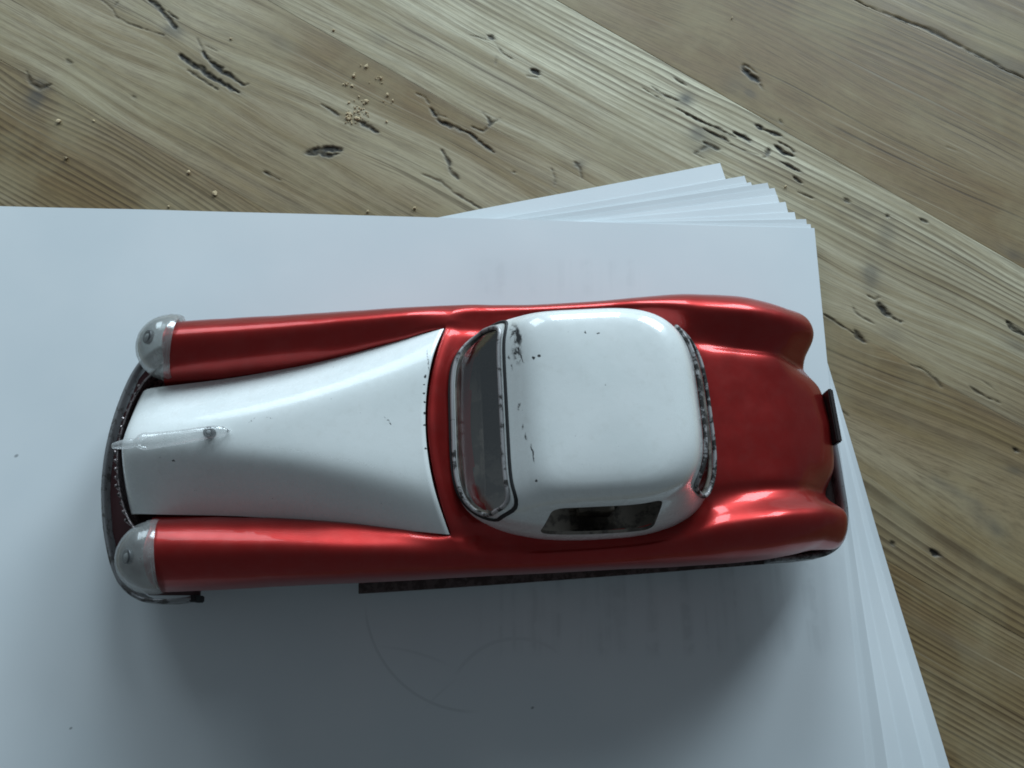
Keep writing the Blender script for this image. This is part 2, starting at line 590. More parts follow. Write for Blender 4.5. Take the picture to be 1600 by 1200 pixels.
# cracks: (polyline in survey pixels, width px, depth, soft)
CR = [([(280, 86), (300, 100), (332, 120), (376, 146)], 8, 1), ([(316, 78), (324, 92), (342, 107), (380, 133)], 6, 1), ([(380, 133), (388, 131)], 3, .8),
      ([(293, 110), (312, 122), (340, 140)], 3, .7), ([(308, 60), (316, 76)], 2, .5), ([(318, 70), (340, 80)], 2, .4),
      ([(232, 0), (246, 10), (262, 28), (276, 46)], 6, .95), ([(262, 18), (278, 30)], 3, .8), ([(158, 0), (176, 14), (182, 26), (202, 38), (256, 55)], 2.5, .6), ([(176, 14), (186, 0)], 2, .5),
      ([(42, 112), (48, 130), (62, 138), (80, 132)], 4, .7), ([(478, 239), (500, 235), (536, 232)], 9, 1), ([(496, 228), (506, 242), (530, 240)], 6, .9),
      ([(672, 168), (688, 190), (706, 197), (734, 208), (756, 226), (772, 238)], 4.5, .95), ([(690, 234), (700, 250), (703, 266), (716, 280)], 4, .8),
      ([(650, 146), (664, 152), (670, 162)], 2.5, .5), ([(682, 172), (686, 180), (700, 184)], 2, .5), ([(738, 198), (756, 205), (766, 194), (782, 184)], 3, .8), ([(762, 182), (768, 194)], 4, .8), ([(754, 176), (764, 186)], 2, .6),
      ([(502, 163), (530, 180)], 4, .7), ([(562, 190), (590, 207)], 6, .9), ([(708, 300), (738, 318), (752, 326)], 3, .7), ([(660, 272), (690, 284), (708, 300)], 2.5, .5),
      ([(830, 108), (842, 116)], 9, 1), ([(822, 118), (840, 121)], 3, .4), ([(764, 56), (771, 60)], 8, .85), ([(734, 55), (748, 58), (764, 64)], 2, .5), ([(774, 68), (786, 84), (800, 92)], 2, .5), ([(776, 88), (774, 102)], 2, .4),
      ([(1019, 136), (1040, 150), (1062, 158)], 3, .7), ([(1004, 138), (1024, 150), (1044, 160)], 2, .6), ([(1055, 169), (1088, 186), (1120, 200), (1150, 215)], 3, .9), ([(1097, 200), (1139, 221)], 4, .95),
      ([(1145, 207), (1160, 213), (1173, 224)], 6, 1), ([(1181, 195), (1192, 202)], 8, 1), ([(1192, 202), (1208, 208), (1227, 214)], 4, .95), ([(1210, 229), (1223, 238), (1242, 244)], 5, 1), ([(1217, 221), (1235, 231), (1242, 242)], 3, .9),
      ([(1202, 232), (1197, 243)], 5, .8), ([(1190, 247), (1200, 244)], 2, .6), ([(1218, 252), (1250, 268)], 3.5, .95), ([(1240, 276), (1251, 285)], 4, .9), ([(1100, 222), (1124, 234)], 4, .8), ([(1052, 121), (1073, 135)], 2, .7), ([(1106, 228), (1085, 240), (1100, 248)], 3, .5), ([(1140, 225), (1160, 234), (1184, 242)], 1.8, .5),
      ([(1160, 106), (1172, 118), (1186, 129)], 9, 1), ([(1158, 108), (1164, 100), (1184, 116)], 3, .7), ([(1186, 129), (1192, 140)], 2, .6), ([(1218, 186), (1222, 194)], 4, .6),
      ([(1369, 474), (1380, 485), (1391, 495)], 7, 1), ([(1391, 495), (1408, 503), (1412, 499)], 2, .7), ([(1333, 478), (1336, 488), (1348, 497), (1366, 506)], 2, .5), ([(1356, 462), (1366, 468), (1374, 464)], 2, .6),
      ([(1336, 516), (1340, 526), (1352, 534)], 5, .8), ([(1286, 490), (1310, 505), (1336, 522)], 2.4, .7), ([(1574, 503), (1584, 515), (1602, 524)], 4.5, .9), ([(1418, 568), (1440, 576), (1464, 594), (1472, 606)], 2.5, .5),
      ([(1516, 604), (1540, 620), (1562, 630)], 2.5, .6), ([(1534, 594), (1558, 612)], 2, .5), ([(1391, 844), (1396, 852)], 6, .7), ([(1456, 861), (1466, 867)], 7, .95), ([(1584, 701), (1590, 705)], 6, .8), ([(1438, 343), (1450, 348)], 3.5, .8),
      ([(1320, 311), (1326, 316)], 4, .6), ([(1384, 336), (1388, 339)], 5, .7), ([(1480, 230), (1500, 238)], 1.5, .3), ([(910, 280), (906, 262), (898, 254)], 3, .5), ([(862, 262), (868, 280), (866, 290)], 3, .5), ([(900, 258), (904, 256)], 9, .5),
      ([(1336, 0), (1388, 22), (1450, 46), (1480, 62), (1540, 92), (1602, 123)], 3.5, .9), ([(1440, 42), (1452, 44), (1482, 60)], 5, .5),
      ([(103, 93), (112, 98)], 4, .5), ([(205, 150), (211, 154)], 4, .4), ([(412, 268), (440, 282)], 2.5, .8), ([(1313, 640), (1325, 650)], 2, .5), ([(800, 268), (806, 270)], 4, .6), ([(1245, 300), (1270, 310)], 2, .6)]
# grey smudges round knots and bruises: (px, py, rx, ry, rot, strength)
SM = [(272, 48, 17, 12, .4, .85), (58, 150, 16, 26, .2, .6), (64, 132, 20, 10, .3, .5), (1072, 154, 13, 11, 0, .9), (1096, 212, 22, 16, .3, .55), (1100, 232, 20, 10, 0, .5), (1172, 146, 12, 7, .5, .4), (1150, 130, 20, 20, 0, .2),
      (1362, 428, 13, 26, .15, .5), (1384, 368, 12, 30, .3, .3), (1586, 398, 28, 10, .55, .6), (1390, 520, 22, 12, .5, .3), (1500, 772, 44, 7, .6, .4), (1540, 815, 34, 12, .9, .5), (1586, 736, 18, 6, .3, .45), (1590, 540, 30, 10, .5, .35), (1560, 640, 60, 14, .5, .2),
      (330, 118, 60, 22, .55, .18), (440, 70, 30, 12, .6, .28), (590, 60, 20, 12, .4, .2), (510, 244, 26, 6, 0, .35), (1345, 330, 18, 12, .4, .25), (1290, 650, 14, 30, -.3, .25), (1570, 105, 70, 16, .45, .45), (1480, 1000, 60, 8, .55, .2), (904, 257, 9, 8, 0, .5)]
# knots that bend the grain: survey px, strength (cm), radius (cm)
KN = [((330, 118), .9, 1.6), ((268, 44), .7, 1.3), ((62, 140), -.7, 1.4), ((720, 205), .6, 1.5), ((510, 236), .35, .9), ((1075, 155), .25, .6), ((1372, 485), .8, 1.5), ((1345, 530), -.5, 1.0), ((1640, 850), -3.2, 4.2),
      ((1620, 560), 1.6, 2.2), ((-70, 330), 1.5, 3.0), ((1170, 116), .3, .9), ((1190, 20), 1.1, 2.2), ((1600, 470), 1.0, 1.6)]


def seg_mask(X, Y, poly, w):
    """distance to a crack line and the place along it (0..1)"""
    P = [plan(x, y, ZT) for x, y in poly]
    L = np.concatenate([[0], np.cumsum([math.dist(a, b) for a, b in zip(P[:-1], P[1:])])])
    D, U = np.full(X.shape, 9.0), np.zeros(X.shape)
    for k, ((ax, ay), (bx, by)) in enumerate(zip(P[:-1], P[1:])):
        vx, vy = bx - ax, by - ay
        t = np.clip(((X - ax) * vx + (Y - ay) * vy) / (vx * vx + vy * vy + 1e-9), 0, 1)
        d = np.hypot(X - ax - t * vx, Y - ay - t * vy)
        near = d < D
        D = np.where(near, d, D)
        U = np.where(near, (L[k] + t * (L[k + 1] - L[k])) / L[-1], U)
    return D, U


def plank(idx, lo, hi, s0, s1, ring_sp, ring_amp, hue0, seed, res):
    n1, n2, n3, n4 = Noise(seed), Noise(seed + 50), Noise(seed + 90), Noise(seed + 130)
    ns = int((s1 - s0) / (res * 1.3)) + 1
    nt = int(9 / res)
    S, V = np.meshgrid(np.linspace(s0, s1, ns), np.linspace(0, 1, nt), indexing='ij')
    gap = .002
    T = lo(S) + gap + V * (hi(S) - lo(S) - 2 * gap)
    X, Y = S * DS[0] + T * DT[0], S * DS[1] + T * DT[1]
    g = T + .60 * n1(S * .035 + 3, T * .15) + .10 * n2(S * .12, T * .5) + .018 * n3(S * .5, T * 1.6)
    g = g + .05 * (hi(S) - lo(S)) * 0
    for (kp, a, r) in KN:
        kx, ky = plan(*kp, ZT)
        ks, kt = kx * DS[0] + ky * DS[1], kx * DT[0] + ky * DT[1]
        u, v = (S - ks) / (2.0 * r), (T - kt) / r
        g = g + .62 * a * np.exp(-(u * u + v * v)) * np.tanh(v * 2.2)
    sp = ring_sp * (1 + .45 * n4(g * .22, 0 * g + 7.7))
    phase = g / ring_sp + 1.1 * n4(g * .55, S * .008)
    amp = np.clip(ring_amp(S, T, (T - lo(S)) / (hi(S) - lo(S))) * (1 + .5 * n3(S * .1, T * .4)), 0, 1)
    dark, tone_h = np.zeros_like(S), np.zeros_like(S)
    jag = .05 * n2(S * 2.5, T * 7) + .035 * n1(S * 7, T * 13)
    for poly, w, st in CR:
        c0 = plan(*poly[len(poly) // 2], ZT)
        if not (-2 < (c0 @ DT) - T.min() and (c0 @ DT) - T.max() < 2):
            continue
        D, U = seg_mask(X, Y, poly, w)
        half = w * .0225 * .70
        taper = np.clip(1 - np.abs(2 * U - 1) ** 2.2, 0, 1) ** .6
        hw = half * (.25 + .75 * taper) + jag * min(1.1, .25 + half * 8)
        m = np.clip((hw + .03 - D) / .062, 0, 1)
        m = m * (1 - .35 * np.clip(n3(X * 9, Y * 9), 0, 1))
        dark = np.maximum(dark, st * m)
        halo = np.clip((hw + .16 - D) / .16, 0, 1) * min(1, half * 8)
        tone_h = np.maximum(tone_h, .30 * st * halo)
    # fine random checks along the grain
    edge = np.minimum(T - lo(S), hi(S) - T)
    dark = np.maximum(dark, .14 * np.clip((.012 + .02 * n1(S * .8, T) - edge) / .03, 0, 1))
    tone = tone_h
    for (x, y, rx, ry, rot, st) in SM:
        cx, cy = plan(x, y, ZT)
        k = .0232
        c_, s_ = math.cos(-rot), math.sin(-rot)
        dx, dy = X - cx, Y - cy
        u, v = (dx * c_ + dy * s_) / (rx * k), (-dx * s_ + dy * c_) / (ry * k)
        q2 = u * u + v * v + .6 * n2(X * 2.2, Y * 2.2)
        tone = np.maximum(tone, st * np.exp(-np.clip(q2, 0, 20) * .9))
    hue = np.clip(hue0(S, T, V) + .25 * n1(S * .09, T * .5), 0, 1)
    Z = ZT - .055 * dark - .002 * np.clip((.05 - edge) / .05, 0, 1) + .012 * n2(S * .06, T * .3)
    verts = np.stack([X, Y, Z], -1).reshape(-1, 3)
    F = grid_faces(ns, nt)
    # sides and underside
    b0 = len(verts)
    ring = [i * nt for i in range(ns)] + [(ns - 1) * nt + j for j in range(1, nt)] + [i * nt + nt - 1 for i in range(ns - 2, -1, -1)] + [j for j in range(nt - 2, 0, -1)]
    low = verts[ring].copy()
    low[:, 2] = ZT - 2.4
    m = len(ring)
    for k in range(m):
        F.append((ring[k], b0 + k, b0 + (k + 1) % m, ring[(k + 1) % m])[::-1])
    F.append(tuple(range(b0, b0 + m)))
    allv = np.concatenate([verts, low]) - np.array(table.location)
    me = bpy.data.meshes.new('plank')
    me.from_pydata(allv.tolist(), [], F)
    me.polygons.foreach_set('use_smooth', [True] * len(me.polygons))

    def attr(nm, kind, data):
        full = np.concatenate([data, np.zeros((m,) + data.shape[1:])]).astype(np.float32)
        me.attributes.new(nm, kind, 'POINT').data.foreach_set('vector' if kind == 'FLOAT_VECTOR' else 'value', full.ravel())
    attr('wood_a', 'FLOAT_VECTOR', np.stack([phase, amp, dark], -1).reshape(-1, 3))
    attr('wood_b', 'FLOAT_VECTOR', np.stack([tone, hue, g + idx * 13.7], -1).reshape(-1, 3))
    attr('along', 'FLOAT', S.ravel())
    me.materials.append(wood)
    me.update()
    me.set_sharp_from_angle(angle=math.radians(60))
    return link(bpy.data.objects.new('plank', me), table)


CONST = lambda c: (lambda S, T, V: c + 0 * S)
plank(6, lambda s: Lm(s) - 8.4, Lm, -32, 32, .45, CONST(.6), CONST(.6), 17, .14)
plank(0, Lm, L0, -32, 32, .34, CONST(.6), CONST(.9), 11, .12)
plank(1, L0, L1, -32, 32, .21, CONST(1.0), lambda S, T, V: .96 + .04 * np.clip((S + 12) / 14, 0, 1), 12, .06)
plank(2, L1, L2, -32, 32, .55, lambda S, T, V: .35 + .5 * np.clip((S - 6) / 6, 0, 1), lambda S, T, V: .80 + .1 * np.clip((S - 2) / 10, 0, 1), 13, .045)
plank(3, L2, L3, -32, 32, .25, lambda S, T, V: .30 + .6 * np.clip((V - .40) / .3, 0, 1), lambda S, T, V: .55 - .55 * np.clip((V - .30) / .3, 0, 1) + .35 * np.clip((S - 2) / 10, 0, 1), 14, .045)
plank(4, L3, L4, -32, 32, .42, lambda S, T, V: .06 + .7 * np.clip((V - .45) / .25, 0, 1), CONST(1.0), 15, .05)
plank(5, L4, L5, -32, 32, .55, CONST(.6), CONST(.85), 16, .08)
plank(7, L5, lambda s: L5(s) + 7.8, -32, 32, .40, CONST(.5), CONST(.6), 18, .14)

# ------------------------------------------------------------------ paper sheets
PAPERS, PAPER_TOP = [mat_paper('copy_paper', False, t) for t in (1.08, .98, 1.04, .88, .96, 1.10, 1.05, 1.08, .90, 1.0)], mat_paper('copy_paper_with_faint_marks', True)  # per-sheet tones paint in the light and shade of the curving sheets
fan = [  # corner (survey px), angle, label; from the lowest up
    ((1125, 255), 12.4, 'lowest white paper sheet, its corner sticking out farthest at the back of the fan'),
    ((1163, 275), 11.2, 'white paper sheet directly on the lowest one, second corner from the back of the fan'),
    ((1173, 285), 10.6, 'white paper sheet with only a tiny corner showing, third from the back of the fan'),
    ((1199, 286), 9.6, 'white paper sheet with a shaded strip, fourth corner from the back of the fan'),
    ((1210, 294), 9.2, 'white paper sheet with a thin shaded strip, fifth corner from the back of the fan'),
    ((1214, 305), 8.2, 'white paper sheet with the widest bright strip in the middle of the fan'),
    ((1227, 316), 6.2, 'white paper sheet with a small square corner just above the widest strip'),
    ((1241, 332), 3.6, 'white paper sheet, fourth from the top of the fan, its corner a small step'),
    ((1259, 343), 1.0, 'white paper sheet, third from the top of the fan, showing a narrow grey edge'),
    ((1266, 351), -.6, 'white paper sheet right under the top sheet, only a sliver of edge showing'),
    ((1272, 357), -1.83, 'top white paper sheet with faint pencil arcs carrying the red toy car')]
nz = Noise(77)
W_, H_ = 31.5, 21.0
for i, (cpx, ang, lab) in enumerate(fan):
    z = -(len(fan) - 1 - i) * .034
    cx, cy = plan(*cpx, z)
    a = math.radians(ang)
    ex, ey = np.array([math.cos(a), math.sin(a)]), np.array([-math.sin(a), math.cos(a)])
    nu, nv = 60, 44
    V = []
    for lay in (0, 1):
        for iu in range(nu):
            for iv in range(nv):
                p = -W_ * (1 - iu / (nu - 1)) * ex - H_ * (iv / (nv - 1)) * ey
                gx, gy = cx + p[0], cy + p[1]
                lift = .075 * nz(gx * .16 + 2, gy * .16) + .014 * nz(gx * .35 + 9, gy * .35)
                V.append((p[0], p[1], lift - (.022 if lay else 0)))
    n = nu * nv
    top = grid_faces(nu, nv)
    F = [f[::-1] for f in top] + [tuple(x + n for x in f) for f in top]
    for iu in range(nu - 1):
        for iv in (0, nv - 1):
            f = (iu * nv + iv, (iu + 1) * nv + iv, n + (iu + 1) * nv + iv, n + iu * nv + iv)
            F.append(f if iv == 0 else f[::-1])
    for iv in range(nv - 1):
        for iu in (0, nu - 1):
            f = (iu * nv + iv, iu * nv + iv + 1, n + iu * nv + iv + 1, n + iu * nv + iv)
            F.append(f[::-1] if iu == 0 else f)
    top_sheet = i == len(fan) - 1
    o = mesh('paper_sheet', V, F, PAPERS[min(i, 9)], None, True)
    o.data.set_sharp_from_angle(angle=math.radians(30))
    o.location = (cx, cy, z)
    if top_sheet:
        # keep the plan coordinates of the marks: the top sheet is modelled about the world origin
        for v in o.data.vertices:
            v.co.x += cx
            v.co.y += cy
        o.location = (0, 0, z)
        o.data.materials.clear()
        o.data.materials.append(PAPER_TOP)
    tag(o, lab, 'paper sheet', 'fanned stack of paper sheets')

# ------------------------------------------------------------------ toy car (car frame: x = along from the nose, y = across, z up)
car = link(bpy.data.objects.new('toy_car', None))
car.location = (-10.58, -3.31, .012)
car.rotation_euler = (0, 0, math.radians(3.0))
tag(car, 'worn red and white tin toy car lying on the top paper sheet', 'toy car')

WH = pchip([-.5, 0, 2.7, 4.8, 6.9, 8.3, 9], [1.84, 1.88, 2.07, 2.35, 2.75, 3.02, 3.15])       # half width of the hood panel
STN = [  # s, then (w, z) of: centre, mid, hood edge inside, lip, inner slope, crest, shoulder, widest, low side, bottom
    (.58, (0, 4.4), (.95, 3.95), (1.70, 3.45), (1.95, 3.95), (2.30, 4.62), (3.06, 4.98), (3.72, 4.54), (3.98, 3.6), (3.92, 2.6), (3.80, 1.7)),
    (2.0, (0, 4.7), (1.0, 4.1), (1.82, 3.6), (2.06, 4.12), (2.42, 4.72), (3.12, 5.03), (3.76, 4.54), (4.0, 3.7), (3.97, 2.9), (3.88, 2.3)),
    (4.0, (0, 4.85), (1.1, 4.4), (2.02, 3.85), (2.27, 4.32), (2.60, 4.74), (3.20, 5.01), (3.80, 4.50), (4.0, 3.7), (3.97, 2.9), (3.88, 2.3)),
    (5.6, (0, 4.9), (1.3, 4.6), (2.28, 4.1), (2.53, 4.56), (2.82, 4.78), (3.32, 4.98), (3.85, 4.48), (4.02, 3.7), (3.94, 2.4), (3.76, 1.2)),
    (7.0, (0, 4.95), (1.5, 4.85), (2.58, 4.4), (2.82, 4.70), (3.05, 4.83), (3.44, 4.92), (3.89, 4.45), (4.03, 3.65), (3.92, 2.3), (3.70, 1.1)),
    (8.18, (0, 4.95), (1.6, 4.85), (2.84, 4.55), (3.04, 4.82), (3.24, 4.86), (3.54, 4.80), (3.91, 4.40), (4.03, 3.6), (3.92, 2.3), (3.70, 1.1)),
    (8.26, (0, 5.30), (1.6, 5.20), (2.72, 4.96), (3.03, 4.84), (3.25, 4.86), (3.55, 4.80), (3.91, 4.40), (4.03, 3.6), (3.92, 2.3), (3.70, 1.1)),
    (8.75, (0, 5.0), (1.6, 4.93), (2.70, 4.78), (3.0, 4.70), (3.27, 4.70), (3.60, 4.70), (3.92, 4.35), (4.03, 3.55), (3.92, 2.3), (3.70, 1.1)),
    (9.3, (0, 4.66), (1.6, 4.6), (2.70, 4.62), (3.0, 4.52), (3.28, 4.52), (3.62, 4.56), (3.92, 4.25), (4.03, 3.5), (3.92, 2.3), (3.70, 1.1)),
    (11.5, (0, 4.4), (1.6, 4.4), (2.70, 4.35), (3.02, 4.28), (3.32, 4.30), (3.66, 4.38), (3.93, 4.1), (4.03, 3.4), (3.92, 2.3), (3.70, 1.1)),
    (13.6, (0, 4.4), (1.6, 4.4), (2.60, 4.35), (2.95, 4.30), (3.25, 4.36), (3.62, 4.48), (3.93, 4.15), (4.03, 3.4), (3.92, 2.3), (3.70, 1.1)),
    (14.8, (0, 4.5), (1.5, 4.5), (2.35, 4.46), (2.70, 4.42), (3.00, 4.50), (3.48, 4.78), (3.90, 4.35), (4.05, 3.5), (3.92, 2.3), (3.70, 1.1)),
    (16.2, (0, 4.70), (1.2, 4.70), (1.95, 4.68), (2.25, 4.60), (2.58, 4.66), (3.20, 5.02), (3.82, 4.55), (4.04, 3.55), (3.90, 2.3), (3.68, 1.1)),
    (17.5, (0, 4.44), (1.2, 4.44), (1.85, 4.42), (2.10, 4.34), (2.42, 4.48), (3.05, 4.95), (3.72, 4.48), (3.97, 3.5), (3.9, 2.3), (3.75, 1.35)),
    (18.7, (0, 4.05), (1.2, 4.05), (1.82, 4.02), (2.05, 3.92), (2.35, 4.12), (2.97, 4.60), (3.60, 4.15), (3.84, 3.3), (3.78, 2.2), (3.62, 1.35)),
    (19.5, (0, 3.56), (1.2, 3.54), (1.80, 3.42), (2.02, 3.32), (2.32, 3.72), (2.90, 4.26), (3.52, 3.82), (3.74, 3.0), (3.64, 2.1), (3.5, 1.35)),
    (20.2, (0, 3.02), (1.2, 2.95), (1.80, 2.74), (2.02, 2.68), (2.30, 3.10), (2.88, 3.82), (3.50, 3.42), (3.74, 2.75), (3.5, 1.9), (3.4, 1.35)),
    (20.6, (0, 2.40), (1.2, 2.33), (1.80, 2.15), (2.02, 2.1), (2.28, 2.40), (2.85, 3.22), (3.40, 2.90), (3.62, 2.4), (3.34, 1.6), (3.3, 1.35)),
    (20.78, (0, 1.3), (1.2, 1.28), (1.80, 1.25), (2.02, 1.23), (2.28, 1.24), (2.70, 1.26), (3.12, 1.3), (3.26, 1.36), (3.27, 1.35), (3.26, 1.34))]
_ss = [r[0] for r in STN]
_kw = [pchip(_ss, [r[1 + j][0] for r in STN]) for j in range(10)]
_kz = [pchip(_ss, [r[1 + j][1] for r in STN]) for j in range(10)]
BENDR = pchip([0, 3, 8.2, 9.5, 12, 17, 19, 20.78], [0, 0, .60, .6, 0, 0, 0, 0])
REARW = pchip([0, 1.2, 2.0, 2.3, 2.75, 3.2, 4.2], [0, -.10, -.42, -.46, -.36, -.36, -.52])
REARS = pchip([0, 17.6, 19.2, 20.2, 21], [0, 0, .45, 1, 1])
BENDF = pchip([0, .58, 1.6, 2.6, 25], [.85, .85, .12, 0, 0])


def bend(s, w):
    return s + REARW(np.abs(w)) * REARS(s) + BENDR(s) * (w / 3.1) ** 2 - BENDF(s) * (1 - np.minimum(1, (w / 2.35) ** 2)) ** 1.0


def make_body():
    ss = np.unique(np.concatenate([np.linspace(.58, 8.18, 90), np.linspace(8.18, 8.26, 5), np.linspace(8.26, 19, 120), np.linspace(19, 20.78, 44)]))
    V, half = [], None
    for s in ss:
        P = catmull([(_kw[j](s), _kz[j](s)) for j in range(10)], 7)
        half = len(P)
        prof = np.concatenate([P[:0:-1] * [-1, 1], P])
        V += [(bend(s, w), w, z) for w, z in prof]
    npf = 2 * half - 1
    V = np.array(V)
    F = []
    for f in grid_faces(len(ss), npf):
        c = V[list(f)].mean(0)
        if abs((c[0] - 12.6) / 3.2) ** 3 + abs(c[1] / 3.08) ** 5 < .93:
            continue                                      # open under the cabin
        F.append(f)
    F.append(tuple(range(npf))[::-1])
    F.append(tuple((len(ss) - 1) * npf + k for k in range(npf)))
    o = mesh('body', V, [f[::-1] for f in F], M['red'], car)
    md = o.modifiers.new('fair', 'SMOOTH')
    md.factor, md.iterations = .5, 2
    apply_mods(o)
    d1, d2 = Noise(301), Noise(302)
    for v in o.data.vertices:                       # the soft waviness of old pressed tin
        x, y, z = v.co
        v.co.z += .010 * float(d1(x * .8, y * 1.1 + z)) + .004 * float(d2(x * 2.1, y * 2.3 + z))
        v.co.y += math.copysign(.012 * float(d2(x * .7, z * 1.2)), y)
    return o


make_body()

# hood panel
HZC = pchip([-.5, -.38, -.2, .2, 1, 3, 5.5, 8.3], [4.35, 4.62, 4.80, 4.95, 5.08, 5.22, 5.31, 5.29])
HZE = pchip([-.5, -.3, 0, 1, 4, 6.5, 8.3], [3.85, 3.98, 4.02, 4.02, 4.14, 4.47, 4.80])


def crown(v, s):
    v0 = .06 + .58 * min(1, max(0, s) / 8.2)
    k = 13.0
    sp = lambda t: math.log1p(math.exp(k * t)) / k
    return 1 - (sp(abs(v) - v0) - sp(-v0)) / (sp(1 - v0) - sp(-v0))

ss = np.concatenate([np.linspace(-.5, .3, 14), np.linspace(.4, 8.2, 60)])
vv = np.sin(np.linspace(-1, 1, 61) * math.pi / 2)
V = []
for s in ss:
    for v in vv:
        w = v * (WH(s) - .02)
        z = HZE(s) + (HZC(s) - HZE(s)) * crown(v, float(s))
        u = s + (BENDR(s) * (w / 3.1) ** 2 if s > 3 else .20 * v * v * max(0, 1 - max(0, s) / 2.5))
        V.append((u, w, z))
hood = mesh('hood', V, [f[::-1] for f in grid_faces(len(ss), len(vv))], M['hood'], car)
md = hood.modifiers.new('t', 'SOLIDIFY')
md.thickness, md.offset = .045, -1
apply_mods(hood)
hood['label'] = 'white hood panel with small chips along its rear edge'

# dark backing under the hood edges so the seam reads as an open gap
# cabin
CAB = [  # z, front, rear, half width
    (4.05, 8.60, 16.25, 3.32), (4.5, 8.68, 16.20, 3.26), (4.85, 8.80, 16.14, 3.18), (5.3, 9.26, 15.96, 3.04), (5.8, 9.84, 15.74, 2.88), (6.2, 10.30, 15.58, 2.75),
    (6.5, 10.60, 15.46, 2.67), (6.75, 10.84, 15.30, 2.57), (6.95, 11.08, 15.06, 2.42), (7.08, 11.4, 14.7, 2.17), (7.15, 11.9, 14.1, 1.75)]
_cz = [c[0] for c in CAB]
CF, CR_, CHW = (pchip(_cz, [c[k] for c in CAB]) for k in (1, 2, 3))


CNF = pchip([4, 4.9, 5.6, 6.3, 7.2], [2.0, 2.4, 4.2, 6.8, 5.0])
CMF = pchip([4, 4.9, 6.2, 6.6, 7.2], [4.6, 4.6, 7.5, 7.5, 5.0])


def cab_exp(z, front):
    return (float(CMF(z)), float(CNF(z))) if front else (3.8, 3.0)


def cab_x(w, z, front=True):
    xm = 12.9
    a = (xm - CF(z)) if front else (CR_(z) - xm)
    m, nn = cab_exp(z, front)
    k = np.clip(1 - np.abs(w / CHW(z)) ** m, 0, 1) ** (1 / nn)
    return xm - a * k if front else xm + a * k


def cab_ring(z, n):
    xm = 12.9
    hw = CHW(z)
    pts = []
    for k in range(n):
        t = 2 * math.pi * k / n
        cs, sn = math.cos(t), math.sin(t)
        front = cs > 0
        m, nn = cab_exp(z, front)
        a = (xm - CF(z)) if front else (CR_(z) - xm)
        # radius along the direction (cs, sn) of |x/a|^nn + |y/hw|^m = 1, by bisection
        lo, hi = 0.0, 12.0
        for _ in range(34):
            r = (lo + hi) / 2
            if abs(r * cs / a) ** nn + abs(r * sn / hw) ** m < 1:
                lo = r
            else:
                hi = r
        pts.append((xm - lo * cs, lo * sn, z))
    return pts


NC = 144
zs = np.concatenate([np.linspace(4.05, 6.5, 26), np.linspace(6.56, 7.15, 18)])
V = [p for z in zs for p in cab_ring(z, NC)]
F = grid_faces(len(zs), NC, True)
base = len(V)
rim = np.array(V[-NC:])
ctr = np.array([13.05, 0, 7.2])
for k in (1, 2, 3):
    t = k / 4
    V += [tuple(ctr + (p - ctr) * (1 - t) + [0, 0, 0.0]) for p in rim]
V2 = np.array(V)
for k in (1, 2, 3):
    i0 = base + (k - 1) * NC
    t = k / 4
    V2[i0:i0 + NC, 2] = 7.15 + .05 * (1 - (1 - t) ** 2)
V = [tuple(v) for v in V2] + [tuple(ctr)]
for k in range(3):
    i0 = base - NC + k * NC
    for j in range(NC):
        F.append((i0 + j, i0 + NC + j, i0 + NC + (j + 1) % NC, i0 + (j + 1) % NC))
i0 = base + 2 * NC
for j in range(NC):
    F.append((i0 + j, len(V) - 1, i0 + (j + 1) % NC))
cabin = mesh('cabin', V, F, M['roof'], car)
md = cabin.modifiers.new('t', 'SOLIDIFY')
md.thickness, md.offset = .09, -1
cabin.data.materials.append(M['inside'])
md.material_offset, md.material_offset_rim = 1, 1


def round_poly(pts, r, n=6):
    pts = [np.asarray(p, float) for p in pts]
    out = []
    for i, p in enumerate(pts):
        a, b = pts[i - 1] - p, pts[(i + 1) % len(pts)] - p
        la, lb = np.linalg.norm(a), np.linalg.norm(b)
        rr = min(r, la * .45, lb * .45)
        p0, p2 = p + a / la * rr, p + b / lb * rr
        for k in range(n + 1):
            t = k / n
            out.append((1 - t) ** 2 * p0 + 2 * t * (1 - t) * p + t * t * p2)
    return out


def densify(path, step):
    P = np.array(path)
    out = []
    for i in range(len(P)):
        a, b = P[i], P[(i + 1) % len(P)]
        n = max(1, int(np.linalg.norm(b - a) / step))
        out += [a + (b - a) * k / n for k in range(n)]
    return np.array(out)


def prism(pts3a, pts3b):
    n = len(pts3a)
    V = list(pts3a) + list(pts3b)
    F = [tuple(range(n)), tuple(range(2 * n - 1, n - 1, -1))]
    F += [(i, n + i, n + (i + 1) % n, (i + 1) % n) for i in range(n)]
    o = mesh('cutter', V, F, M['inside'], car, False)
    import bmesh
    bm = bmesh.new(); bm.from_mesh(o.data)
    bmesh.ops.recalc_face_normals(bm, faces=bm.faces[:]); bm.to_mesh(o.data); bm.free()
    return o


WS = round_poly([(-2.62, 5.10), (2.62, 5.10), (2.42, 6.18), (-2.42, 6.18)], .40)
RW = round_poly([(-2.4, 4.95), (2.4, 4.95), (2.2, 6.1), (-2.2, 6.1)], .4)
SW = round_poly([(11.15, 4.80), (14.25, 4.80), (14.35, 6.36), (11.5, 6.40)], .32)
cut = [prism([(8, w, z) for w, z in WS], [(11.6, w, z) for w, z in WS]),
       prism([(14.4, w, z) for w, z in RW], [(17, w, z) for w, z in RW]),
       prism([(x, -4, z) for x, z in SW], [(x, -1.6, z) for x, z in SW]),
       prism([(x, 4, z) for x, z in SW], [(x, 1.6, z) for x, z in SW])]
for c_ in cut:
    md = cabin.modifiers.new('b', 'BOOLEAN')
    md.operation, md.solver, md.object = 'DIFFERENCE', 'EXACT', c_
    md.material_mode = 'TRANSFER'
apply_mods(cabin, *cut)
